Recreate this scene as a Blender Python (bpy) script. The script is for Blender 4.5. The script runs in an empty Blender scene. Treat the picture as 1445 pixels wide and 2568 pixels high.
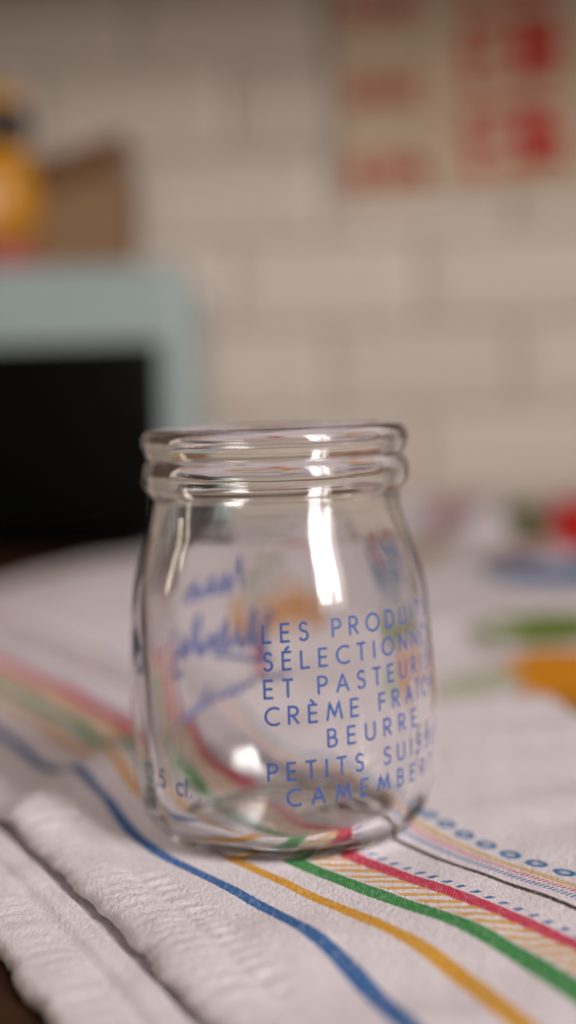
import bpy, bmesh, math, random
import numpy as np
from mathutils import Vector, Matrix
random.seed(4)
rng = np.random.RandomState(4)
sc = bpy.context.scene
C = sc.collection
MM = 0.001

# ------------------------------------------------------------------ camera, world, lights
cam_d = bpy.data.cameras.new('camera'); cam = bpy.data.objects.new('camera', cam_d); C.objects.link(cam)
cam_d.sensor_fit = 'VERTICAL'; cam_d.sensor_height = 36.0; cam_d.sensor_width = 36.0
cam_d.lens = 3567.0 / 2568.0 * 36.0
cam_d.clip_start = 0.01; cam_d.clip_end = 60
cam.matrix_world = (Matrix.Translation((0, -0.288, 0.087)) @ Matrix.Rotation(math.radians(90 - 4.42), 4, 'X')
                    @ Matrix.Rotation(math.radians(-1.6), 4, 'Z'))
cam_d.dof.use_dof = True
cam_d.dof.focus_distance = 0.252
cam_d.dof.aperture_fstop = 50.0 / 11.0
cam_d.dof.aperture_blades = 0
sc.camera = cam

w = bpy.data.worlds.new('World'); sc.world = w; w.use_nodes = True
bg = w.node_tree.nodes['Background']
bg.inputs['Color'].default_value = (1.0, 0.79, 0.64, 1); bg.inputs['Strength'].default_value = 0.25

def area(name, loc, target, sx, sy, power, col, spread=180):
    l = bpy.data.lights.new(name, 'AREA'); l.shape = 'RECTANGLE'; l.size = sx; l.size_y = sy
    l.energy = power; l.color = col; l.spread = math.radians(spread)
    o = bpy.data.objects.new(name, l); C.objects.link(o)
    d = Vector(target) - Vector(loc)
    o.location = loc; o.rotation_euler = d.to_track_quat('-Z', 'Y').to_euler()
    return o
# tall window to the right of and behind the photographer
# two casements, one dimmer, in front of a wide added lamp
for dx_, dy_, w_, p_ in ((-.095, -.085, .21, 3.8), (.074, .065, .12, 1.5)):
    area('window_light', (0.86 + dx_, -0.98 + dy_, 0.80), (-.42, 0.50, 0.02), w_, 1.05, p_, (1.0, 0.94, 0.92), 84)
area('soft_surround_light', (0.885, -1.01, 0.80), (-.42, 0.50, 0.02), .62, 1.35, 2.1, (1.0, 0.92, 0.88), 84)  # wide dim lamp added to soften the edges of the window highlight
# narrow doorway glow from the left
area('doorway_light', (-1.25, 0.12, 0.50), (0, 0, 0.05), 0.10, 0.55, 1.6, (1.0, 0.88, 0.72))

sc.view_settings.view_transform = 'Standard'; sc.view_settings.look = 'None'
sc.view_settings.exposure = 0; sc.view_settings.gamma = 1
cy = sc.cycles
cy.max_bounces = 16; cy.transmission_bounces = 16; cy.glossy_bounces = 8; cy.diffuse_bounces = 4
cy.caustics_reflective = True; cy.caustics_refractive = True
cy.use_denoising = True; cy.blur_glossy = 0.3; cy.sample_clamp_indirect = 60

# ------------------------------------------------------------------ helpers
def link(name, me, mat=None, parent=None, smooth=True):
    o = bpy.data.objects.new(name, me); C.objects.link(o)
    if mat: me.materials.append(mat)
    if smooth: me.polygons.foreach_set('use_smooth', [True] * len(me.polygons))
    if parent: o.parent = parent
    return o
def mesh(name, v, f):
    me = bpy.data.meshes.new(name); me.from_pydata([tuple(map(float, p)) for p in v], [], f); me.update(); return me
def empty(name, loc):
    o = bpy.data.objects.new(name, None); C.objects.link(o); o.location = loc; o.empty_display_size = 0.02; return o
def tag(o, label, cat, group=None):
    o['label'] = label; o['category'] = cat
    if group: o['group'] = group
def grid_faces(nr, nc, wrap=False):
    f = []
    for i in range(nr - 1):
        for j in range(nc if wrap else nc - 1):
            a = i * nc + j; b = i * nc + (j + 1) % nc
            f.append((a, b, b + nc, a + nc))
    return f
def crom(pts, n=6):
    """Catmull-Rom through 2-d points"""
    P = [np.array(p, float) for p in pts]; P = [2 * P[0] - P[1]] + P + [2 * P[-1] - P[-2]]
    out = []
    for i in range(1, len(P) - 2):
        for k in range(n):
            t = k / n; a, b, c, d = P[i - 1:i + 3]
            out.append(.5 * (2 * b + (c - a) * t + (2 * a - 5 * b + 4 * c - d) * t * t + (3 * b - a - 3 * c + d) * t ** 3))
    out.append(P[-2]); return np.array(out)
def rounded_box(sx, sy, sz, r, seg=5, which=None):
    bm = bmesh.new(); bmesh.ops.create_cube(bm, size=1)
    bmesh.ops.scale(bm, vec=(sx, sy, sz), verts=bm.verts)
    ed = [e for e in bm.edges if which is None or which(e)]
    bmesh.ops.bevel(bm, geom=ed, offset=r, segments=seg, profile=.5, affect='EDGES', clamp_overlap=True)
    return bm
def from_bm(name, bm, loc=(0, 0, 0)):
    bmesh.ops.translate(bm, vec=loc, verts=bm.verts)
    bmesh.ops.recalc_face_normals(bm, faces=bm.faces)
    me = bpy.data.meshes.new(name); bm.to_mesh(me); bm.free(); return me
def lathe(profile, n=48):
    v = []; 
    for r, z in profile:
        for k in range(n):
            a = 2 * math.pi * k / n; v.append((max(r, 1e-5) * math.cos(a), max(r, 1e-5) * math.sin(a), z))
    return v, grid_faces(len(profile), n, True)

# ------------------------------------------------------------------ materials
def mat(name, col, rough=.5, spec=.5, **kw):
    m = bpy.data.materials.new(name); m.use_nodes = True
    b = m.node_tree.nodes['Principled BSDF']
    b.inputs['Base Color'].default_value = (*col, 1); b.inputs['Roughness'].default_value = rough
    b.inputs['Specular IOR Level'].default_value = spec
    for k, v in kw.items(): b.inputs[k.replace('_', ' ')].default_value = v
    return m
class N:
    """small node-building helper"""
    def __init__(s, m): s.t = m.node_tree; s.b = s.t.nodes['Principled BSDF']
    def node(s, typ, **kw):
        n = s.t.nodes.new(typ)
        for k, v in kw.items(): setattr(n, k, v)
        return n
    def put(s, sock, v):
        if hasattr(v, 'is_output') or isinstance(v, bpy.types.NodeSocket): s.t.links.new(v, sock)
        else: sock.default_value = v
    def m(s, op, a, b=None, c=None, clamp=False):
        n = s.node('ShaderNodeMath', operation=op); n.use_clamp = clamp
        s.put(n.inputs[0], a)
        if b is not None: s.put(n.inputs[1], b)
        if c is not None: s.put(n.inputs[2], c)
        return n.outputs[0]
    def mix(s, f, a, b):
        n = s.node('ShaderNodeMix', data_type='RGBA'); s.put(n.inputs[0], f)
        s.put(n.inputs[6], a if not isinstance(a, tuple) else (*a, 1)); s.put(n.inputs[7], b if not isinstance(b, tuple) else (*b, 1))
        return n.outputs[2]
    def attr(s, nm):
        n = s.node('ShaderNodeAttribute', attribute_name=nm); return n
    def noise(s, scale, detail=2, vec=None, rough=.5):
        n = s.node('ShaderNodeTexNoise'); n.inputs['Scale'].default_value = scale; n.inputs['Detail'].default_value = detail
        n.inputs['Roughness'].default_value = rough
        if vec is not None: s.put(n.inputs['Vector'], vec)
        return n.outputs['Fac']
    def pos(s): return s.node('ShaderNodeTexCoord').outputs['Object']
    def ramp(s, f, lo, hi):
        n = s.node('ShaderNodeMapRange'); n.interpolation_type = 'SMOOTHSTEP'
        s.put(n.inputs[0], f); s.put(n.inputs[1], lo); s.put(n.inputs[2], hi); return n.outputs[0]
    def bump(s, h, strength, dist):
        n = s.node('ShaderNodeBump'); n.inputs['Strength'].default_value = strength; n.inputs['Distance'].default_value = dist
        s.put(n.inputs['Height'], h); s.put(s.b.inputs['Normal'], n.outputs[0])

# tile, grout
m_tile = mat('glazed_tile', (.60, .545, .48), .42, .35)
k = N(m_tile); oi = k.node('ShaderNodeObjectInfo'); nz = k.m('MULTIPLY_ADD', k.noise(9, 3, k.pos()), .5, k.m('MULTIPLY', oi.outputs['Random'], .5)); k.put(k.b.inputs['Base Color'], k.mix(nz, (.56, .49, .425), (.66, .585, .51)))
k.bump(k.noise(14, 2, k.pos()), .25, .002)
m_grout = mat('grout', (.34, .29, .24), .9, .2)
k = N(m_grout); k.put(k.b.inputs['Base Color'], k.mix(k.noise(300, 3, k.pos()), (.36, .30, .25), (.45, .385, .33)))
# dark wood
m_wood = mat('dark_wood', (.03, .012, .006), .5, .15)
k = N(m_wood); mp = k.node('ShaderNodeMapping'); mp.inputs['Scale'].default_value = (6, 160, 60); k.put(mp.inputs[0], k.pos())
g = k.noise(1, 4, mp.outputs[0], .65); k.put(k.b.inputs['Base Color'], k.mix(g, (.008, .004, .0025), (.075, .027, .010))); k.bump(g, .3, .0006)
# glass
m_glass = mat('clear_glass', (1, 1, 1), 0.0, .5)
m_glass.node_tree.nodes['Principled BSDF'].inputs['Transmission Weight'].default_value = 1.0
m_glass.node_tree.nodes['Principled BSDF'].inputs['IOR'].default_value = 1.5
k = N(m_glass); mp = k.node('ShaderNodeMapping'); mp.inputs['Scale'].default_value = (1, 1, .35); k.put(mp.inputs[0], k.pos())
k.bump(k.noise(170, 2, mp.outputs[0]), .10, .0006)
k.put(k.b.inputs['Roughness'], k.m('MULTIPLY', k.ramp(k.noise(55, 4, k.pos(), .65), .48, .75), .10))
m_ink = mat('blue_enamel', (.05, .10, .30), .35, .4)
k = N(m_ink); k.put(k.b.inputs['Base Color'], k.mix(k.noise(1400, 2, k.pos()), (.028, .062, .22), (.062, .118, .33)))
m_ink2 = mat('faded_blue_enamel', (.13, .17, .42), .4, .4)
k = N(m_ink2); k.put(k.b.inputs['Base Color'], k.mix(k.noise(350, 3, k.pos()), (.08, .12, .36), (.24, .27, .50)))
# appliance
m_teal = mat('teal_enamel', (.30, .345, .335), .35, .5)
k = N(m_teal); k.put(k.b.inputs['Base Color'], k.mix(k.noise(20, 3, k.pos()), (.265, .335, .335), (.31, .38, .375)))
m_black = mat('black_glass', (.002, .002, .002), .30, .06)
k = N(m_black); k.put(k.b.inputs['Roughness'], k.m('MULTIPLY_ADD', k.noise(30, 3, k.pos()), .1, .28))
m_card = mat('brown_card', (.20, .115, .055), .8, .2)
k = N(m_card); k.put(k.b.inputs['Base Color'], k.mix(k.noise(60, 4, k.pos()), (.19, .115, .062), (.27, .165, .09)))
m_flap = mat('dark_card', (.13, .065, .028), .8, .2)
k = N(m_flap); k.put(k.b.inputs['Base Color'], k.mix(k.noise(60, 4, k.pos()), (.11, .055, .024), (.15, .075, .032)))
def plain(name, c, rough=.4, spec=.5, sc_=60):
    m = mat(name, c, rough, spec); kk = N(m)
    kk.put(kk.b.inputs['Base Color'], kk.mix(kk.noise(sc_, 3, kk.pos()), tuple(x * .85 for x in c), tuple(min(1, x * 1.15) for x in c)))
    return m
m_yellow = plain('yellow_glaze', (.48, .22, .01)); m_orange = plain('orange_glaze', (.47, .20, .008))
m_cream = plain('cream_glaze', (.62, .38, .16)); m_blk = plain('black_paint', (.008, .006, .008), .5)
m_pink = plain('pink_paint', (.35, .08, .07), .5)
m_paper = plain('cream_paper', (.54, .43, .305), .85, .2, 30)
m_red = plain('red_print', (.48, .02, .016), .8, .2, 90)
m_red2 = plain('faded_red_print', (.44, .10, .075), .8, .2, 90)

# ------------------------------------------------------------------ wall of bevelled tiles
YW = 0.790
me = from_bm('wall', rounded_box(1.5, .04, .9, .001, 1), (0.0, YW + .02, .42))
wall = link('wall', me, m_grout, smooth=False); wall['kind'] = 'structure'
def tile_mesh(wd, ht, bev=.0115, dep=.0044):
    a, b = wd / 2, ht / 2; v = []; r = .0012
    rings = [(0, .002), (0, -.0012), (.0012, -.0022), (bev - .001, -dep + .0003), (bev + .0015, -dep)]
    for ins, y in rings:
        for sx, sz in ((-1, -1), (1, -1), (1, 1), (-1, 1)):
            v.append((sx * (a - ins), y, sz * (b - ins)))
    f = []
    for i in range(len(rings) - 1):
        for j in range(4):
            f.append((i * 4 + j, i * 4 + (j + 1) % 4, i * 4 + 4 + (j + 1) % 4, i * 4 + 4 + j))
    f.append(tuple(range(16, 20)))
    return mesh('tile', v, f)
tm = tile_mesh(.1368, .0630); tm.materials.append(m_tile)
for r in range(-3, 6):
    zc = .1427 + .03275 + .0655 * r
    off = -.0358 if r % 2 == 0 else .0338
    for c in range(-4, 5):
        xc = off + .0697 + .1393 * c
        if abs(xc) > .58 or zc < -.04: continue
        t = bpy.data.objects.new('tile', tm); C.objects.link(t); t.parent = wall
        t.location = (xc, YW - .002, zc); t.rotation_euler = (rng.normal(0, .006), rng.normal(0, .002), rng.normal(0, .006))

# unseen cupboard added over the tiles, out of view, to shade the upper wall
cup = empty('shade_cupboard', (0, YW - .0072, .397)); tag(cup, 'unseen cupboard added above the tiles to shade the upper wall', 'cupboard')
m_cup = mat('shade_cupboard_paint', (.30, .21, .15), .5, .4); kq = N(m_cup); kq.put(kq.b.inputs['Base Color'], kq.mix(kq.noise(12, 3, kq.pos()), (.27, .19, .13), (.33, .235, .17)))
o = link('carcass', from_bm('carcass', rounded_box(1.2, .26, .5, .002, 2), (0, -.13, .25)), m_cup, cup, False)
for i in range(3):
    o = link('door', from_bm('door', rounded_box(.396, .018, .49, .003, 2), (-.4 + .4 * i, -.2695, .25)), m_cup, cup, False)
    v_, f_ = lathe([(0, 0), (.006, 0), (.005, .012), (.012, .018), (.011, .024), (0, .026)], 20)
    q = link('knob', mesh('knob', v_, f_), m_grout, o); q.rotation_euler = (math.radians(90), 0, 0); q.location = (-.4 + .4 * i + .16, -.2785, .06)

# ------------------------------------------------------------------ table of planks
TZ = -0.0062
table = empty('wooden_table', (0, .25, TZ)); tag(table, 'dark brown wooden table under the striped white towel', 'table')
for i in range(12):
    y0 = -.28 + i * .091
    bm = rounded_box(1.5, .0900, .022, .0012, 2)
    me = from_bm('plank', bm, (0, 0, -.011)); o = link('plank', me, m_wood, table, False)
    o.location = (rng.uniform(-.03, .03), y0 + .0455 - .25, 0)

# ------------------------------------------------------------------ towel
def curve(pts): 
    p = np.array(sorted(pts, key=lambda q: q[1]), float); return p
# stripes as x(y) in mm
S = {
 'blue': [(-125, 165), (-100, 120), (-77.1, 78.5), (-63.4, 53.8), (-53, 36), (-47.5, 26), (-41, 15), (-33.4, -6.4), (-26.4, -20), (-14.2, -36), (-3.8, -51.4), (4.6, -67.5), (9.4, -80), (14.4, -94.4), (26, -125)],
 'yel': [(-128, 190), (-100, 146), (-80, 110.9), (-64.7, 85.8), (-50, 58), (-42, 42), (-36.9, 26), (-25, 0), (-14.1, -20.5), (-3.3, -34.9), (7.1, -49), (16.5, -61.6), (22.0, -71.2), (26.7, -82), (31, -95.1), (43, -125)],
 'green': [(-130, 205), (-104, 160), (-87.2, 131), (-56.8, 84), (-40, 50), (-20, 7), (-.3, -26.0), (11.0, -40.2), (20.9, -50.6), (29.7, -61.4), (35, -71.4), (41.2, -85.6), (58, -125)],
 'red': [(-134, 235), (-93.7, 163), (-69, 127.2), (-44, 86), (-18, 32), (10.4, -22.8), (18.8, -33.6), (28.4, -45.4), (37, -56.7), (44.8, -68), (58, -88), (80, -125)],
 'brown': [(-140, 275), (-80, 180), (-40, 110), (0, 30), (19.1, -13.5), (27.6, -26.6), (39.6, -42), (47.5, -53.2), (66, -80), (96, -125)],
}
YS = np.linspace(-125, 300, 426)
def xs(name):
    p = curve(S[name]); q = np.interp(YS, p[:, 1], p[:, 0])
    hi = YS > p[-1, 1]; q[hi] = p[-1, 0] - (YS[hi] - p[-1, 1]) * .6
    ker = np.hanning(13); ker /= ker.sum(); qq = np.convolve(np.pad(q, 6, 'reflect', reflect_type='odd'), ker, 'valid'); return qq
names = ['blue', 'yel', 'green', 'red', 'brown']
KU = [0.0, 8.0, 15.5, 22.2, 31.5]
XT = {n: xs(n) for n in names}
def u_of(x, y):
    """cloth coordinate across the stripes (mm)"""
    K = [np.interp(y, YS, XT[n]) for n in names]
    K = [K[0] - 40.0 * 1.25] + K + [K[-1] + 60 * 1.25]
    U = [-40.0] + KU + [KU[-1] + 60]
    out = np.where(x < K[0], U[0] + (x - K[0]) * .8, 0.0)
    for i in range(len(K) - 1):
        s = (x >= K[i]) & (x < K[i + 1]); out = np.where(s, U[i] + (x - K[i]) / (K[i + 1] - K[i]) * (U[i + 1] - U[i]), out)
    return np.where(x >= K[-1], U[-1] + (x - K[-1]) * .8, out)

def waves(x, y, seed, amp, lam, n=9):
    r = np.random.RandomState(seed); h = 0
    for _ in range(n):
        a = r.uniform(0, math.pi); l = lam * r.uniform(.6, 1.7); h = h + np.sin((x * math.cos(a) + y * math.sin(a)) * 2 * math.pi / l + r.uniform(0, 6.3)) / n ** .5
    return h * amp
def seg_ridge(x, y, a, b, h, s1, s2=None, ends=12):
    """ridge from a to b; s1 sigma on the left of the direction, s2 on the right"""
    a = np.array(a, float); b = np.array(b, float); d = b - a; L = np.hypot(*d); d /= L
    t = (x - a[0]) * d[0] + (y - a[1]) * d[1]; q = -(x - a[0]) * d[1] + (y - a[1]) * d[0]
    s = np.where(q > 0, s1, s2 or s1)
    over = np.maximum(0, np.maximum(-t, t - L))
    return h * np.exp(-q * q / (2 * s * s)) * np.exp(-over ** 2 / (2 * ends ** 2))
def height(x, y):
    h = waves(x, y, 3, .35, 45) + waves(x, y, 9, .12, 14)
    flat = np.exp(-(((x + 2) ** 2 + (y + 3) ** 2) / (2 * 25.0 ** 2)) ** 2)
    h = h * (1 - flat) 
    h = h + seg_ridge(x, y, (-55, 14), (-36, 72), 3.6, 4.2, 9, 9)      # crease beside the jar
    h = h - seg_ridge(x, y, (-70, 30), (-52, 75), 1.3, 9, 7, 14)
    h = h + seg_ridge(x, y, (-160, 210), (-40, 120), 2.0, 16, 12, 40)
    h = h + seg_ridge(x, y, (20, 610), (260, 540), 15, 22, 15, 30)     # bunched far side
    h = h + seg_ridge(x, y, (108, 455), (300, 425), 26, 30, 30, 20)
    h = h + seg_ridge(x, y, (30, 210), (220, 290), 3.5, 15, 14, 30)
    far = np.clip((y - 150) / 200, 0, 1)
    h = h + far * waves(x, y, 21, 1.6, 110)
    return np.maximum(h, -1.9)
def border(y):
    near = np.interp(y, [-160, -92.9, -75, -51.4, -24.5, 6.4, 40, 110, 263], [28, -11, -20.5, -31.2, -45.2, -61.5, -79, -117, -199])
    farx = -136 + (y - 376) * .56
    return np.where(y < 263, near, np.maximum(farx, -199))
def lay(x, y):
    """the towel is pulled a little out of square where it lies (mm -> mm)"""
    x = x * MM; y = y * MM; q = 4.02323077e-02 * x - 2.19900578e-01 * y + 1
    X = (1.00572356 * x + 3.3709e-04 * y - 2.24405e-04) / q; Y = (-1.18574602e-02 * x + 1.06887902 * y + 3.35790572e-03) / q
    return X / MM, np.minimum(Y / MM, YW / MM - 12)
# rows and columns
rows = np.concatenate([np.arange(-150, 130, .9), np.arange(130, 330, 2.0), np.arange(330, 717, 4.0)])
cols = np.concatenate([np.arange(0, 110, .9), np.arange(110, 200, 1.5), np.arange(200, 560, 4.0)])
ND = 5
Yg, Cg = np.meshgrid(rows, cols, indexing='ij')
slope = .80    # distance to the edge ~ x offset * slope
B = border(Yg)
ragged = waves(Yg * 0, Yg, 5, .35, 9) + waves(Yg * 0, Yg, 6, .25, 3.5)
d = Cg * slope                                   # distance from the hem edge (mm)
Xg = B + Cg + ragged * np.exp(-d / 4)
H = height(Xg, Yg)
THK = 1.9
edge = np.clip(d / 3.2, 0, 1); roll = THK * (np.sqrt(1 - (1 - edge) ** 2) - 1)
tt = Yg * .88 - Xg * .47
pk = (.5 + .5 * np.sin(tt * 2 * math.pi / 3.6 + 2.3 * np.sin(tt / 7.1) + 1.1 * np.sin(tt / 2.9 + 1) + d * .05))
pk = pk * (.75 + .5 * np.sin(tt / 5.3) * np.sin(tt / 11.7 + 2))
nearhem = (Yg < 263)
pk2 = .5 + .5 * np.sin(tt * 2 * math.pi / 1.9 + 2.1 * np.sin(tt / 3.7) - d * .5)
puck = (.48 * (pk - .4) + .42 * (pk2 - .5)) * np.exp(-((d - 5.2) / 2.9) ** 2) + .40 * np.exp(-((d - 5.2) / 3.4) ** 2) - .42 * np.exp(-((d - 9.6) / .9) ** 2) + .7 * (pk - .5) * np.exp(-((d - 11.6) / 2.0) ** 2)
Zg = H + roll + np.where(nearhem, puck, .3 * np.exp(-((d - 5) / 3) ** 2))
# lift the hem a little, so a shadow gap opens over the lower layer
Zg = Zg + np.where(nearhem, .1 * np.exp(-(d / 7) ** 2), 0)
# underside row (rolled under)
und = []
for dx, dz in ((.5, -THK * 1.55), (3.0, -THK * 1.6), (12, -THK * 1.6)):
    und.append((Xg[:, 0] + dx, Yg[:, 0], Zg[:, 0] - .15 + .1 * dz))
V = [];  nrow = len(rows); pre = list(reversed(und))
Xf = np.concatenate([np.stack([p[0] for p in pre], 1), Xg], 1); Yf = np.concatenate([np.stack([p[1] for p in pre], 1), Yg], 1)
Zf = np.concatenate([np.stack([p[2] for p in pre], 1), Zg], 1)
keep = 717
Yf = np.minimum(Yf, keep)
XL, YL = lay(Xf, Yf); verts = np.stack([XL, YL, Zf], -1).reshape(-1, 3) * MM
towel = empty('tea_towel', (0, 0, 0))
tag(towel, 'white cotton tea towel with coloured stripes and printed fruit, folded double under the jar', 'tea towel')
me = mesh('top_layer', verts, grid_faces(*Xf.shape))
def fattr(me, nm, arr):
    a = me.attributes.new(nm, 'FLOAT', 'POINT'); a.data.foreach_set('value', np.asarray(arr, np.float32).ravel())
U = u_of(Xf, Yf); fattr(me, 'across', U)
fattr(me, 'along', (Xf * .62 - Yf * .785)); fattr(me, 'hem', np.concatenate([np.full((nrow, 3), -5.0), d], 1))
# printed fruit and far stripes, laid down as flat print colour
P = np.zeros(Xf.shape + (4,), np.float32)
def paint(mask, col):
    mk = np.clip(mask, 0, 1)[..., None]; P[..., :3] = P[..., :3] * (1 - mk) + np.array(col) * mk; P[..., 3] = np.maximum(P[..., 3], mk[..., 0])
WX = waves(Xf, Yf, 41, 2.6, 22) + waves(Xf, Yf, 42, 1.4, 9); WY = waves(Xf, Yf, 43, 4.0, 30) + waves(Xf, Yf, 44, 1.8, 10)
def ell(cx, cy, a, b, ang=0, soft=.12):
    ca, sa = math.cos(math.radians(ang)), math.sin(math.radians(ang)); X = Xf + WX * min(1, a / 14) - cx; Y = Yf + WY * min(1, b / 14) - cy
    return (1 - np.sqrt(((X * ca + Y * sa) / a) ** 2 + ((-X * sa + Y * ca) / b) ** 2)) / soft
def leaf(cx, cy, L, W, ang):
    ca, sa = math.cos(math.radians(ang)), math.sin(math.radians(ang)); X = ((Xf - cx) * ca + (Yf - cy) * sa) / L; Y = (-(Xf - cx) * sa + (Yf - cy) * ca) / W
    return ((1 - X * X) - np.abs(Y)) * 8 * (np.abs(X) < 1)
ORG = (.62, .24, .008); LEAF = (.14, .20, .045); PALE = (.50, .51, .42); RED = (.46, .015, .015); BLU = (.06, .17, .36); MUS = (.45, .24, .04)
def fruit(cx, cy, s, ang, c=ORG, l1=LEAF, l2=PALE):
    def q(dx, dy):
        a = math.radians(ang); return cx + (dx * math.cos(a) - dy * math.sin(a)) * s, cy + (dx * math.sin(a) + dy * math.cos(a)) * s
    paint(ell(*q(0, 0), 22 * s, 25 * s, ang), c)
    paint(ell(*q(-5, -20), 12 * s, 12 * s, ang), tuple(x * .8 for x in c))
    paint(ell(*q(6, 4), 9 * s, 12 * s, ang), tuple(min(1, x * 1.15) for x in c))
    if l2: paint(leaf(*q(-40, -2), 20 * s, 11 * s, 12 + ang), l2)
    if l1: paint(leaf(*q(-22, 36), 34 * s, 11 * s, 20 + ang), l1)
fruit(86, 124, .98, 4, ORG, None, None)
paint(ell(84, 88, 9, 14), (.30, .16, .02))
paint(leaf(55, 126, 28, 12, 60), PALE); paint(leaf(62, 132, 22, 9, 20), (.42, .45, .34)); paint(ell(84, 145, 20, 30), ORG); paint(ell(84, 202, 24, 22, 22), (.17, .23, .05)); paint(leaf(98, 208, 40, 22, 10), LEAF); paint(ell(112, 196, 12, 16, 30, .5) * .7, MUS); paint(ell(74, 208, 9, 14, 0, .5) * .6, PALE); paint(ell(104, 150, 9, 20, 0, .4) * .7, (.52, .16, .01)); paint(ell(66, 182, 10, 12, 0, .6) * .5, (.40, .36, .22))
paint(ell(6, 234, 13, 38), (.62, .25, .02)); paint(ell(-24, 236, 10, 24), (.60, .25, .03)); paint(ell(0, 226, 5, 16), (.6, .33, .04))
paint(ell(-6, 170, 7, 28), (.50, .06, .07)); paint(leaf(-10, 300, 18, 12, 60), LEAF)
paint(ell(151, 415, 27, 32), RED); paint(ell(120, 425, 13, 26), (.09, .10, .02)); paint(ell(112, 345, 24, 34, 12), BLU); paint(ell(150, 350, 28, 36), BLU); paint(ell(128, 310, 20, 20), (.30, .33, .42))
paint(ell(96, 372, 13, 12, 20), (.10, .16, .13)); paint(ell(110, 392, 16, 11, 0), (.45, .14, .12))
paint(ell(15, 385, 16, 34), RED); paint(leaf(-8, 440, 18, 22, 70), LEAF)
paint(ell(92, 560, 10, 50, -35) * .5, (.45, .20, .22)); paint(ell(112, 570, 8, 50, -35) * .4, (.32, .30, .50)); paint(ell(70, 420, 24, 18) * .35, (.5, .36, .22))
# stripes along the far side
fd = (Xf - (-136 + (Yf - 376) * .56)) * .87
paint((1 - np.abs(fd - 34) / 5) * 1.0 * (Yf > 200) * (Yf < 520), (.42, .35, .24)); paint((1 - np.abs(fd - 52) / 6) * (Yf > 200) * (Yf < 330) , (.52, .26, .24))
ca = me.attributes.new('print', 'FLOAT_COLOR', 'POINT'); ca.data.foreach_set('color', P.ravel())

m_cloth = mat('towel_cotton', (.7, .66, .67), .95, .15)
k = N(m_cloth); u = k.attr('across').outputs['Fac']; v = k.attr('along').outputs['Fac']; hem = k.attr('hem').outputs['Fac']
pr = k.attr('print')
pos = k.pos()
jit = k.m('MULTIPLY', k.m('SUBTRACT', k.noise(1600, 2, pos), .5), .55)
uj = k.m('ADD', u, jit)
base = k.mix(k.noise(70, 4, pos), (.70, .655, .71), (.77, .72, .775))
# woven threads
def sinw(a, per): return k.m('SINE', k.m('MULTIPLY', a, 2 * math.pi / per))
thr = k.m('MULTIPLY', sinw(u, .62), sinw(v, .62))
mpz = k.node('ShaderNodeMapping'); mpz.inputs['Scale'].default_value = (1500, 420, 900); k.put(mpz.inputs[0], pos); fz = k.noise(1, 3, mpz.outputs[0])
base = k.mix(k.m('MULTIPLY', k.ramp(fz, .38, .66), .24), base, (.44, .40, .41))
base = k.mix(k.m('MULTIPLY', k.m('ADD', thr, 1.0), .02), base, (.42, .38, .38))
col = k.mix(pr.outputs['Alpha'], base, pr.outputs['Color'])
wear = k.m('ADD', k.m('MULTIPLY_ADD', fz, .9, .58), k.m('MULTIPLY', thr, .22))
def stripe(col, u0, hw, c, mod=None, strength=.95):
    f = k.ramp(k.m('ABSOLUTE', k.m('SUBTRACT', uj, u0)), hw + .14, hw - .14)
    f = k.m('MULTIPLY', f, strength)
    if mod is not None: f = k.m('MULTIPLY', f, mod)
    f = k.m('MULTIPLY', f, wear, clamp=True)
    return k.mix(f, col, c)
dash = k.ramp(sinw(v, 1.1), -.35, .25)
col = stripe(col, KU[0], 1.12, (.025, .12, .34))
col = stripe(col, KU[1], 1.1, (.62, .31, .02))
col = stripe(col, KU[2], 1.45, (.035, .23, .055))
col = stripe(col, KU[3], 1.35, (.52, .035, .085))
sep = k.node('ShaderNodeSeparateXYZ'); k.put(sep.inputs[0], pos); wob = k.m('MULTIPLY', k.noise(260, 2, pos), .0022)
hat = k.ramp(k.m('SINE', k.m('MULTIPLY', k.m('ADD', k.m('ADD', sep.outputs[1], k.m('MULTIPLY', sep.outputs[0], .16)), wob), 2 * math.pi / .0031)), -.25, .35)
col = stripe(col, (KU[2] + KU[3]) / 2 + .3, 1.9, (.64, .36, .08), hat, .95)
hat2 = k.ramp(k.m('SINE', k.m('MULTIPLY', k.m('ADD', k.m('SUBTRACT', v, k.m('MULTIPLY', u, .35)), k.m('MULTIPLY', k.noise(500, 1, pos), 1.4)), 2 * math.pi / 3.5)), .3, .75)
col = stripe(col, KU[3] + 2.6, .75, (.06, .16, .38), hat2, .95)
col = stripe(col, KU[4], .62, (.055, .035, .03))
col = stripe(col, KU[4] + 3.6, .85, (.08, .19, .42), dash, .95)
col = stripe(col, KU[4] + 5.9, .80, (.58, .11, .16), dash, .95)
col = stripe(col, KU[4] + 8.1, .85, (.60, .40, .12), None, .75)
# row of small blue ovals
fr = k.m('SUBTRACT', k.m('FRACT', k.m('DIVIDE', k.m('ADD', v, 1.0), 6.9)), .5)
e1 = k.m('ADD', k.m('POWER', k.m('ABSOLUTE', k.m('MULTIPLY', fr, 6.9 / 2.5)), 2.0), k.m('POWER', k.m('ABSOLUTE', k.m('DIVIDE', k.m('SUBTRACT', uj, KU[4] + 12.2), 1.75)), 2.0))
ring = k.m('MULTIPLY', k.ramp(e1, 1.15, .85), k.m('MULTIPLY_ADD', k.ramp(e1, .1, .35), .7, .3))
col = k.mix(k.m('MULTIPLY', ring, wear, clamp=True), col, (.04, .17, .36))
k.put(k.b.inputs['Base Color'], col)
lumps = k.m('MULTIPLY_ADD', k.noise(700, 3, pos), 1.8, k.m('MULTIPLY', fz, 1.2))
k.bump(k.m('ADD', lumps, k.m('MULTIPLY', k.noise(2200, 2, pos), 1.3)), .50, .00034)
link('top_layer', me, m_cloth, towel)

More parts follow.
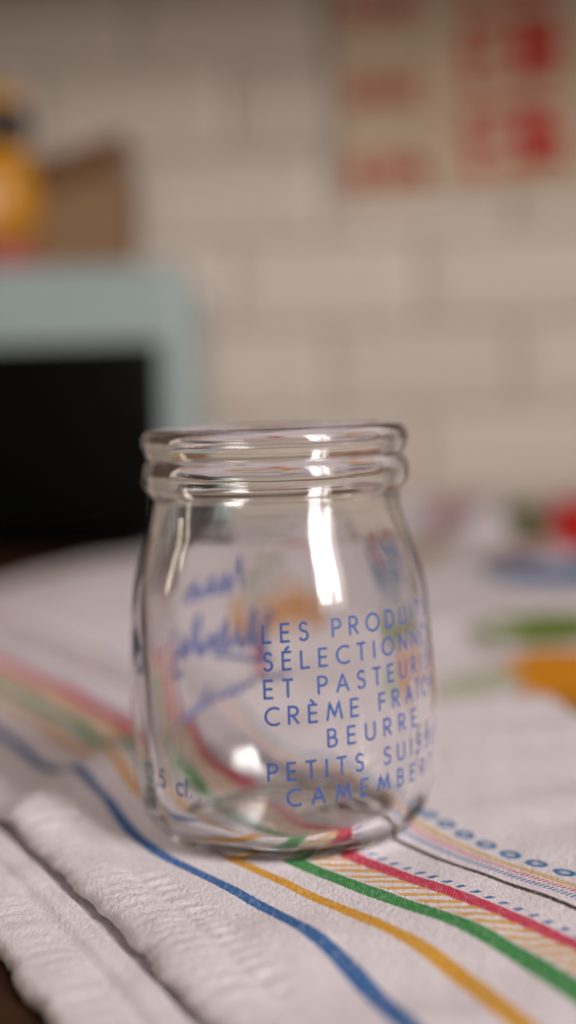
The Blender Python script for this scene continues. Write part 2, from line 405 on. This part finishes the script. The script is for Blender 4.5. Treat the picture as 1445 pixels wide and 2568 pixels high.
# lower, folded layer
yr = np.arange(-150, 110, 1.2); cr = np.concatenate([np.arange(0, 46, .9), np.arange(46, 60, 4)])
Yl, Cl = np.meshgrid(yr, cr, indexing='ij')
bl = np.interp(Yl, [-150, -92, -82, -70, -55, -20, 40, 110], [-6, -33.5, -38.2, -43.8, -51.5, -69, -100, -138])
dl = Cl * .8; rg = waves(Yl * 0, Yl, 15, .5, 12) + waves(Yl * 0, Yl, 16, .3, 4)
Xl = bl + Cl + rg * np.exp(-dl / 5)
tl = Yl * .88 - Xl * .47
pl = (.5 + .5 * np.sin(tl * 2 * math.pi / 4.4 + 2 * np.sin(tl / 6.3) + .9 * np.sin(tl / 2.3) + dl * .05))
el = np.clip(dl / 2.0, 0, 1)
Zl = -4.0 + 1.6 * np.sqrt(1 - (1 - el) ** 2) + .36 * (pl - .4) * np.exp(-((dl - 5.5) / 3) ** 2) + .35 * np.exp(-((dl - 5) / 3.2) ** 2) - .5 * np.exp(-((dl - 10.5) / .9) ** 2) + .3 * np.exp(-((dl - 12.2) / .9) ** 2) + waves(Xl, Yl, 31, .18, 20)
Zl = np.where(dl > 16, np.minimum(Zl, -3.5 - np.clip((dl - 16) * .05, 0, .5) ), Zl)
Xl = np.concatenate([Xl[:, :1] + 8, Xl[:, :1] + .4, Xl], 1); Yl2 = np.concatenate([Yl[:, :1], Yl[:, :1], Yl], 1)
Zl = np.concatenate([Zl[:, :1] * 0 - 5.9, Zl[:, :1] * 0 - 5.7, Zl], 1)
me = mesh('folded_layer', np.stack([*lay(Xl, Yl2), Zl], -1).reshape(-1, 3) * MM, grid_faces(*Xl.shape))
fattr(me, 'across', Xl * .8 - 400); fattr(me, 'along', Yl2 * .9); fattr(me, 'hem', Xl * 0)
ca = me.attributes.new('print', 'FLOAT_COLOR', 'POINT'); ca.data.foreach_set('color', np.zeros((Xl.size, 4), np.float32).ravel())
link('folded_layer', me, m_cloth, towel)

# ------------------------------------------------------------------ glass jar
JX = -1.9
jar = empty('glass_jar', (JX * MM, 0, 0))
jar.rotation_euler = (0, math.radians(-.4), 0); tag(jar, 'empty clear glass yoghurt jar with blue French lettering, standing on the striped towel', 'jar')
outer = [(0, 1.3), (10, 1.2), (17, .9), (21, .3), (22.8, .0), (24.8, .6), (27.1, 2.5), (29.0, 5.6), (30.3, 10), (30.9, 14.5), (31.1, 19), (31.05, 28), (30.6, 39), (30.1, 47), (29.3, 52), (27.8, 57.2), (26.3, 61.5), (25.3, 65.0), (25.0, 67.6), (25.3, 69.2), (26.5, 70.6), (27.0, 72.6), (26.6, 74.9), (25.7, 76.2), (26.3, 77.2), (27.0, 79.0), (26.8, 80.6), (25.9, 81.8), (24.6, 82.2)]
inner = [(23.3, 81.8), (22.4, 80.2), (22.1, 77), (21.9, 72), (21.9, 67.5), (22.6, 63.5), (23.9, 59.5), (25.2, 55), (26.3, 50), (26.9, 44), (27.3, 34), (27.5, 24), (27.4, 17), (26.9, 11.5), (25.6, 7.4), (23.2, 4.8), (19.5, 3.7), (13, 3.3), (6, 3.2), (0, 3.2)]
prof = crom(outer + inner, 4)
NS = 160; nout = (len(outer) - 1) * 4
ang = np.linspace(0, 2 * math.pi, NS, endpoint=False)
vv = []
for i, (r, z) in enumerate(prof):
    r = max(r, .01)
    if i > nout:   # pressed inner face: slightly uneven
        wob = .16 * np.sin(3 * ang + .7 + z * .03) + .10 * np.sin(7 * ang + z * .05) + .05 * np.sin(13 * ang + 2 + z * .09)
        rr = r + wob * min(1, r / 15); zz = z + (.25 * np.sin(2 * ang + 1) + .15 * np.sin(5 * ang)) * (1 if z < 9 else 0) * min(1, r / 15)
    else:
        rr = r + .05 * np.sin(2 * ang + 1.2) * min(1, r / 15) + 0 * ang; zz = z + 0 * ang
    vv += list(zip(rr * np.cos(ang), rr * np.sin(ang), zz))
me = mesh('glass_body', np.array(vv) * MM, grid_faces(len(prof), NS, True))
bm = bmesh.new(); bm.from_mesh(me); bmesh.ops.remove_doubles(bm, verts=bm.verts, dist=2e-5 * 1.0); bmesh.ops.recalc_face_normals(bm, faces=bm.faces); bm.to_mesh(me); bm.free()
link('glass_body', me, m_glass, jar)
OP = crom(outer, 6)
iz = np.argmin(OP[:, 1]); OZ, OR = OP[iz:, 1], OP[iz:, 0]
def jar_r(z): return np.interp(z, OZ, OR)

# stroke lettering -------------------------------------------------
def arc(cx, cy, rx, ry, a0, a1, n=14):
    return [(cx + rx * math.cos(math.radians(a0 + (a1 - a0) * i / n)), cy + ry * math.sin(math.radians(a0 + (a1 - a0) * i / n))) for i in range(n + 1)]
G = {
 'L': (.42, [[(0, 1), (0, 0), (.42, 0)]]),
 'E': (.42, [[(.42, 1), (0, 1), (0, 0), (.42, 0)], [(0, .52), (.38, .52)]]),
 'F': (.42, [[(.42, 1), (0, 1), (0, 0)], [(0, .52), (.38, .52)]]),
 'S': (.46, [arc(.24, .76, .19, .24, 30, 265, 12) + arc(.22, .26, .22, .26, 75, -150, 12)]),
 'P': (.46, [[(0, 0), (0, 1), (.22, 1)] + arc(.22, .74, .24, .26, 80, -80, 8) + [(.0, .48)]]),
 'R': (.50, [[(0, 0), (0, 1), (.22, 1)] + arc(.22, .74, .24, .26, 80, -80, 8) + [(.0, .48)], [(.18, .48), (.48, 0)]]),
 'O': (.86, [arc(.43, .5, .42, .5, 90, 450, 26)]),
 'D': (.62, [[(0, .0), (0, 1)] + [(.16, 1)] + arc(.16, .5, .45, .5, 85, -85, 14) + [(.02, 0)]]),
 'U': (.56, [[(0, 1), (0, .28)] + arc(.28, .28, .28, .28, 180, 360, 10) + [(.56, 1)]]),
 'I': (.06, [[(.03, 0), (.03, 1)]]),
 'T': (.50, [[(0, 1), (.5, 1)], [(.25, 1), (.25, 0)]]),
 'C': (.68, [arc(.46, .5, .45, .5, 55, 305, 18)]),
 'N': (.60, [[(0, 0), (0, 1), (.6, 0), (.6, 1)]]),
 'A': (.66, [[(0, 0), (.33, 1), (.66, 0)], [(.13, .34), (.53, .34)]]),
 'M': (.80, [[(0, 0), (.14, 1), (.40, .18), (.66, 1), (.80, 0)]]),
 'B': (.46, [[(0, 0), (0, 1), (.2, 1)] + arc(.2, .76, .2, .24, 80, -80, 7) + [(0, .52)], [(.02, .52), (.22, .52)] + arc(.22, .26, .24, .26, 80, -80, 8) + [(.0, 0)]]),
 'H': (.56, [[(0, 0), (0, 1)], [(.56, 0), (.56, 1)], [(0, .52), (.56, .52)]]),
 '1': (.20, [[(0, .8), (.16, 1), (.16, 0)]]),
 '2': (.50, [arc(.24, .74, .24, .26, 165, -20, 10) + [(0, 0), (.5, 0)]]),
 '5': (.48, [[(.44, 1), (.12, 1), (.05, .58)] + arc(.22, .32, .26, .32, 110, -140, 12)]),
 ',': (.10, [[(.08, .06), (.0, -.18)]]),
 '.': (.08, [[(.04, .0), (.05, .07)]]),
 'c': (.46, [arc(.30, .33, .29, .33, 50, 310, 12)]),
 'l': (.06, [[(.03, 0), (.03, 1.02)]]),
}
ACC = {'É': ('E', [[(.14, 1.12), (.32, 1.30)]]), 'È': ('E', [[(.10, 1.30), (.26, 1.12)]]), 'Î': ('I', [[(-.12, 1.12), (.03, 1.28), (.18, 1.12)]])}
def glyph(ch):
    if ch in ACC: b, s = ACC[ch]; return G[b][0], G[b][1] + s
    return G[ch]
def ribbon(pts, wd):
    """polyline -> mitred strip with rounded ends, 2-d"""
    p = [np.array(q, float) for q in pts]; q = [p[0]]
    for a in p[1:]:
        if np.hypot(*(a - q[-1])) > 1e-4: q.append(a)
    dd = [q[0]]
    for a in q[1:]:
        L = np.hypot(*(a - dd[-1])); n = max(1, int(L / .45)); s = dd[-1]
        for i in range(1, n + 1): dd.append(s + (a - s) * i / n)
    q = dd; out = []; n = len(q)
    for i in range(n):
        t0 = q[i] - q[i - 1] if i else q[1] - q[0]; t1 = q[i + 1] - q[i] if i < n - 1 else t0
        t0 = t0 / np.hypot(*t0); t1 = t1 / np.hypot(*t1); n0 = np.array([-t0[1], t0[0]]); n1 = np.array([-t1[1], t1[0]])
        m = n0 + n1; m = m / max(np.hypot(*m), .35); sc_ = min(1.7, 1 / max(.3, m @ n0)); out.append((q[i] + m * wd / 2 * sc_, q[i] - m * wd / 2 * sc_))
    t = q[1] - q[0]; t /= np.hypot(*t); a, b = out[0]; c0 = ((a + t * -wd * .3 - (a - b) * .22), (b + t * -wd * .3 + (a - b) * .22))
    t = q[-1] - q[-2]; t /= np.hypot(*t); a, b = out[-1]; c1 = ((a + t * wd * .3 - (a - b) * .22), (b + t * wd * .3 + (a - b) * .22))
    return [c0] + out + [c1]
class Print:
    """ink laid on the curved outside of the jar; s = arc length from the front (mm), z = height (mm)"""
    def __init__(s): s.v = []; s.f = []; s.n = 0
    def stroke(s, pts, wd):
        rb = ribbon(pts, wd); b = len(s.v); lift = .030 + .0035 * (s.n % 7); s.n += 1
        for a, c in rb:
            for q in (a, c):
                r = jar_r(q[1]) + lift; th = q[0] / 31.0
                s.v.append((r * math.sin(th) * MM, -r * math.cos(th) * MM, q[1] * MM))
        s.f += [(b + 2 * i, b + 2 * i + 1, b + 2 * i + 3, b + 2 * i + 2) for i in range(len(rb) - 1)]
    def text(s, txt, s0, z0, cap, wd, gap, space, slope=0.0, shear=0.0, hs=1.0):
        x = s0
        for ch in txt:
            if ch == ' ': x += space; continue
            W, ss = glyph(ch)
            for st in ss:
                pts = [(x + (px * hs + shear * py) * cap, z0 + py * cap + slope * (x + px * cap * hs - s0)) for px, py in st]
                s.stroke(pts, wd)
            x += W * cap * hs + gap
        return x
    def build(s, name): return link(name, mesh(name, s.v, s.f), m_ink, jar, False)
SL = math.tan(math.radians(1.8))
for txt, s0, z0 in (('LES PRODUITS', -3.4, 43.4), ('SÉLECTIONNÉS', -3.4, 38.3), ('ET PASTEURISÉS', -3.4, 33.2), ('CRÈME FRAÎCHE', -3.4, 28.2),
                    ('BEURRE', 8.1, 23.6), ('PETITS SUISSES', -3.2, 17.8), ('CAMEMBERT', .1, 12.9)):
    p = Print(); p.text(txt, s0 + .3, z0 - .2, 3.15, .50, 1.95 if txt not in ('CAMEMBERT', 'BEURRE') else 2.3, 2.9, SL, 0, 1.12); p.build('printed_line')
p = Print(); p.text('12,5', -32.7, 14.9, 3.3, .50, .9, 1.5, -.10, .08, .95); p.text('cl.', -22.6, 13.6, 3.3, .50, .9, 1.5, -.06, .08, .95); p.build('capacity_mark')
# the handwritten emblem on the far side, seen through the glass from inside
def cursive(p, s0, s1, z0, hgt, seed, wd, slope=0.0, tall=()):
    r = random.Random(seed); n = 12; pts = []
    L = s1 - s0; nl = max(3, int(abs(L) / (hgt * .72)))
    for i in range(nl * 12 + 1):
        t = i / 12.0; ph = t * 2 * math.pi; kx = int(t)
        amp = hgt * (.5 if kx not in tall else 1.05)
        pts.append((s0 + L * t / nl + hgt * .16 * math.sin(ph * 1.0 + 1.2) * (1 if L > 0 else -1), z0 + slope * (L * t / nl) + amp * (.5 - .5 * math.cos(ph)) + .06 * hgt * math.sin(ph * 2.3 + seed)))
    p.stroke(pts, wd)
BACK = 31.0 * math.pi
p = Print()
cursive(p, BACK + 7, BACK + 27, 45.5, 6.2, 3, 1.3, -.06, (0,))
cursive(p, BACK + 3, BACK + 32, 32.2, 7.8, 5, 1.4, .02, (0, 3))
p.stroke([(BACK + 1.5, 40), (BACK + 2.4, 36), (BACK + 2.6, 29)], 1.5)
p.stroke([(BACK + 1, 29.2), (BACK + 9, 29.8), (BACK + 18, 31.4)], 1.3)
p.stroke([(BACK - 2.5, 26.0), (BACK + .5, 25.3), (BACK + 5, 25.2)], 1.3)
p.stroke([(BACK + 33, 39), (BACK + 33, 28.5), (BACK + 29.5, 28.8)], 1.5)
cursive(p, BACK + 12, BACK + 25, 44.8, 4.4, 11, 1.3, -.06, ())
cursive(p, BACK + 5, BACK + 30, 33.0, 5.2, 14, 1.5, .0, (2,))
cursive(p, BACK + 6, BACK + 31, 23.6, 4.0, 8, 1.0, -.24, (4,))
sp = p.build('printed_script'); sp.data.materials.clear(); sp.data.materials.append(m_ink2)

# ------------------------------------------------------------------ countertop appliance
AY = .59
app = empty('countertop_appliance', (-.1722, AY + .0875, TZ)); tag(app, 'pale teal countertop oven with rounded corners and a black glass door', 'oven')
W_, D_, H_ = .236, .175, .1655
bm = rounded_box(W_, D_, H_, .020, 8, lambda e: abs(e.verts[0].co.y - e.verts[1].co.y) > .01)
bmesh.ops.bevel(bm, geom=[e for e in bm.edges if len(e.link_faces) == 2 and e.calc_face_angle(0) > 1.2], offset=.012, segments=5, profile=.5, affect='EDGES')
me = from_bm('body', bm); o = link('body', me, m_teal, app); FT = .0162
o.location = (0, 0, FT + H_ / 2)
bodyx = 0.0
bm = rounded_box(W_ - .048, .008, .112, .003, 3)
me = from_bm('door_glass', bm); dg = link('door_glass', me, m_black, app); dg.location = (bodyx, -D_ / 2 - .002, FT + .001 + .112 / 2)
me = from_bm('door_frame', rounded_box(W_ - .042, .0045, .116, .002, 2)); fr_ = link('door_frame', me, m_black, app); fr_.location = (bodyx, -D_ / 2 - .0008, FT + .0005 + .116 / 2)
for sx in (-1, 1):
    for sy in (-1, 1):
        v_, f_ = lathe([(0, 0), (.008, 0), (.009, .0015), (.009, FT + .001), (0, FT + .001)], 20)
        l = link('foot', mesh('foot', v_, f_), m_blk, app); l.location = (bodyx + sx * .095, sy * .08, 0.0)
app.rotation_euler = (0, 0, 0)
ATOP = TZ + FT + H_

# cardboard box with a raised flap
bx = empty('cardboard_box', (-.1420, AY + .085, ATOP)); tag(bx, 'small open brown cardboard box with a dark raised flap on top of the teal oven', 'box')
bw, bd, bh, th = .087, .066, .060, .002
def panel(name, sx, sy, sz, loc, rot=(0, 0, 0), m=m_card):
    o = link(name, from_bm(name, rounded_box(sx, sy, sz, .0005, 1)), m, bx, False); o.location = loc; o.rotation_euler = rot; return o
panel('side_panel', bw, th, bh, (0, -bd / 2, bh / 2 + .0005)); panel('side_panel', bw, th, bh, (0, bd / 2, bh / 2 + .0005))
panel('side_panel', th, bd - .003, bh, (-bw / 2 + th / 2, 0, bh / 2 + .0005)); panel('side_panel', th, bd - .003, bh, (bw / 2 - th / 2, 0, bh / 2 + .0005))
panel('bottom_panel', bw - .005, bd - .003, th, (0, 0, th / 2 + .0008))
panel('flap', bw + .006, th, .020, (.003, -bd / 2 - .004, bh + .005), (math.radians(-18), math.radians(-17), 0), m_flap)
panel('flap', bw - .004, th, .018, (0, bd / 2 + .002, bh + .008), (math.radians(20), 0, 0), m_flap)

# yellow figurine
fg = empty('yellow_figurine', (-.178, AY + .032, ATOP)); fg.scale = (1.12, 1.12, 1.12); tag(fg, 'glossy yellow figurine with a round head, black band and pinkish base on the teal oven', 'figurine')
def lobj(name, prof, m, loc=(0, 0, 0), n=40, sx=1, sy=1):
    v_, f_ = lathe(crom(prof, 5), n); v_ = [(a * sx, b * sy, c) for a, b, c in v_]
    o = link(name, mesh(name, v_, f_), m, fg); o.location = loc; return o
lobj('base', [(0, .0003), (.019, .0005), (.022, .004), (.021, .010), (.016, .013), (0, .0135)], m_pink)
lobj('body', [(0, .0125), (.014, .0130), (.021, .020), (.0245, .034), (.023, .048), (.016, .060), (.010, .064), (0, .0655)], m_orange)
lobj('belly', [(0, -.017), (.010, -.014), (.014, 0), (.011, .012), (0, .016)], m_cream, (-.006, -.0175, .035), 30, 1, .6)
lobj('collar', [(.010, .055), (.019, .056), (.022, .060), (.019, .065), (.008, .0665)], m_yellow)
lobj('head', [(0, .064), (.010, .066), (.0175, .074), (.019, .084), (.016, .094), (.009, .100), (0, .102)], m_yellow)
lobj('band', [(.0160, .0690), (.0190, .071), (.0207, .078), (.0206, .086), (.0170, .0905)], m_blk)
for s_ in (-1, 1):
    v_ = []; 
    o = lobj('arm', [(0, 0), (.005, .002), (.006, .012), (.0045, .022), (0, .025)], m_orange, (s_ * .019, -.004, .033)); o.rotation_euler = (.2, s_ * -.35, 0)

# ------------------------------------------------------------------ poster
ps = empty('paper_poster', (.0445, YW - .0125, .2335)); tag(ps, 'cream paper poster with red words and numbers hanging on the tiled wall', 'poster')
ps.rotation_euler = (0, math.radians(-1.6), 0)
sh = link('sheet', from_bm('sheet', rounded_box(.27, .0012, .36, .0004, 1), (.135, 0, .180)), m_paper, ps, False)
G8 = [(0, .04), (0, 1), (1, 1), (1, 0), (.2, 0)]
G3 = [(0, 1), (1, 1), (1, 0), (0, 0)]
G6 = [(1, 1), (0, 1), (0, 0), (1, 0), (1, .45)]
def flat_strokes(name, strokes, m):
    v = []; f = []
    for i, (pts, wd) in enumerate(strokes):
        rb = ribbon([(a * 1000, b * 1000) for a, b in pts], wd * 1000); b0 = len(v)
        for a, c in rb:
            for q in (a, c): v.append((q[0] * MM, -.0010 - .00003 * (i % 6), q[1] * MM))
        f += [(b0 + 2 * i2, b0 + 2 * i2 + 1, b0 + 2 * i2 + 3, b0 + 2 * i2 + 2) for i2 in range(len(rb) - 1)]
    return link(name, mesh(name, v, f), m, ps, False)
def place(g, x, z, w_, h_): return [(x + a * w_, z + b * h_) for a, b in g]

def wordstrokes(txt, x, z, w_, h_, wd):
    out = []; tot = sum(glyph(c)[0] + .25 for c in txt); k_ = w_ / tot
    for c in txt:
        W, ss = glyph(c)
        for st in ss: out.append(([(x + a * k_, z + b * h_) for a, b in st], wd))
        x += (W + .25) * k_
    return out
for txt, z in (('SECTION', .0115), ('SERIE', .0700), ('SOIR', .1280)):
    flat_strokes('small_word', wordstrokes(txt, .0090, z, .058, .0165, .0048), m_red2)
for i, z in enumerate((.0240, .0860, .1480)):
    st = [(place(G3, .1280, z, .0125, .036), .0092), ([(.130, z + .018), (.137, z + .018)], .0070), (place(G8 if i == 1 else G6, .1495, z, .0135, .036), .0092), ([(.153, z + .018), (.161, z + .018)], .0070)]
    st += [([(.100, z - .010), (.100, z + .038)], .0078), ([(.104, z + .036), (.110, z + .036)], .0060), ([(.104, z + .012), (.110, z + .012)], .0050), ([(.104, z - .008), (.110, z - .008)], .0050), ([(.116, z + .008), (.116, z + .037), (.122, z + .037)], .0052), ([(.116, z + .024), (.121, z + .024)], .004), ([(.113, z - .007), (.158, z - .007)], .0022)]
    flat_strokes('large_number', st, m_red)
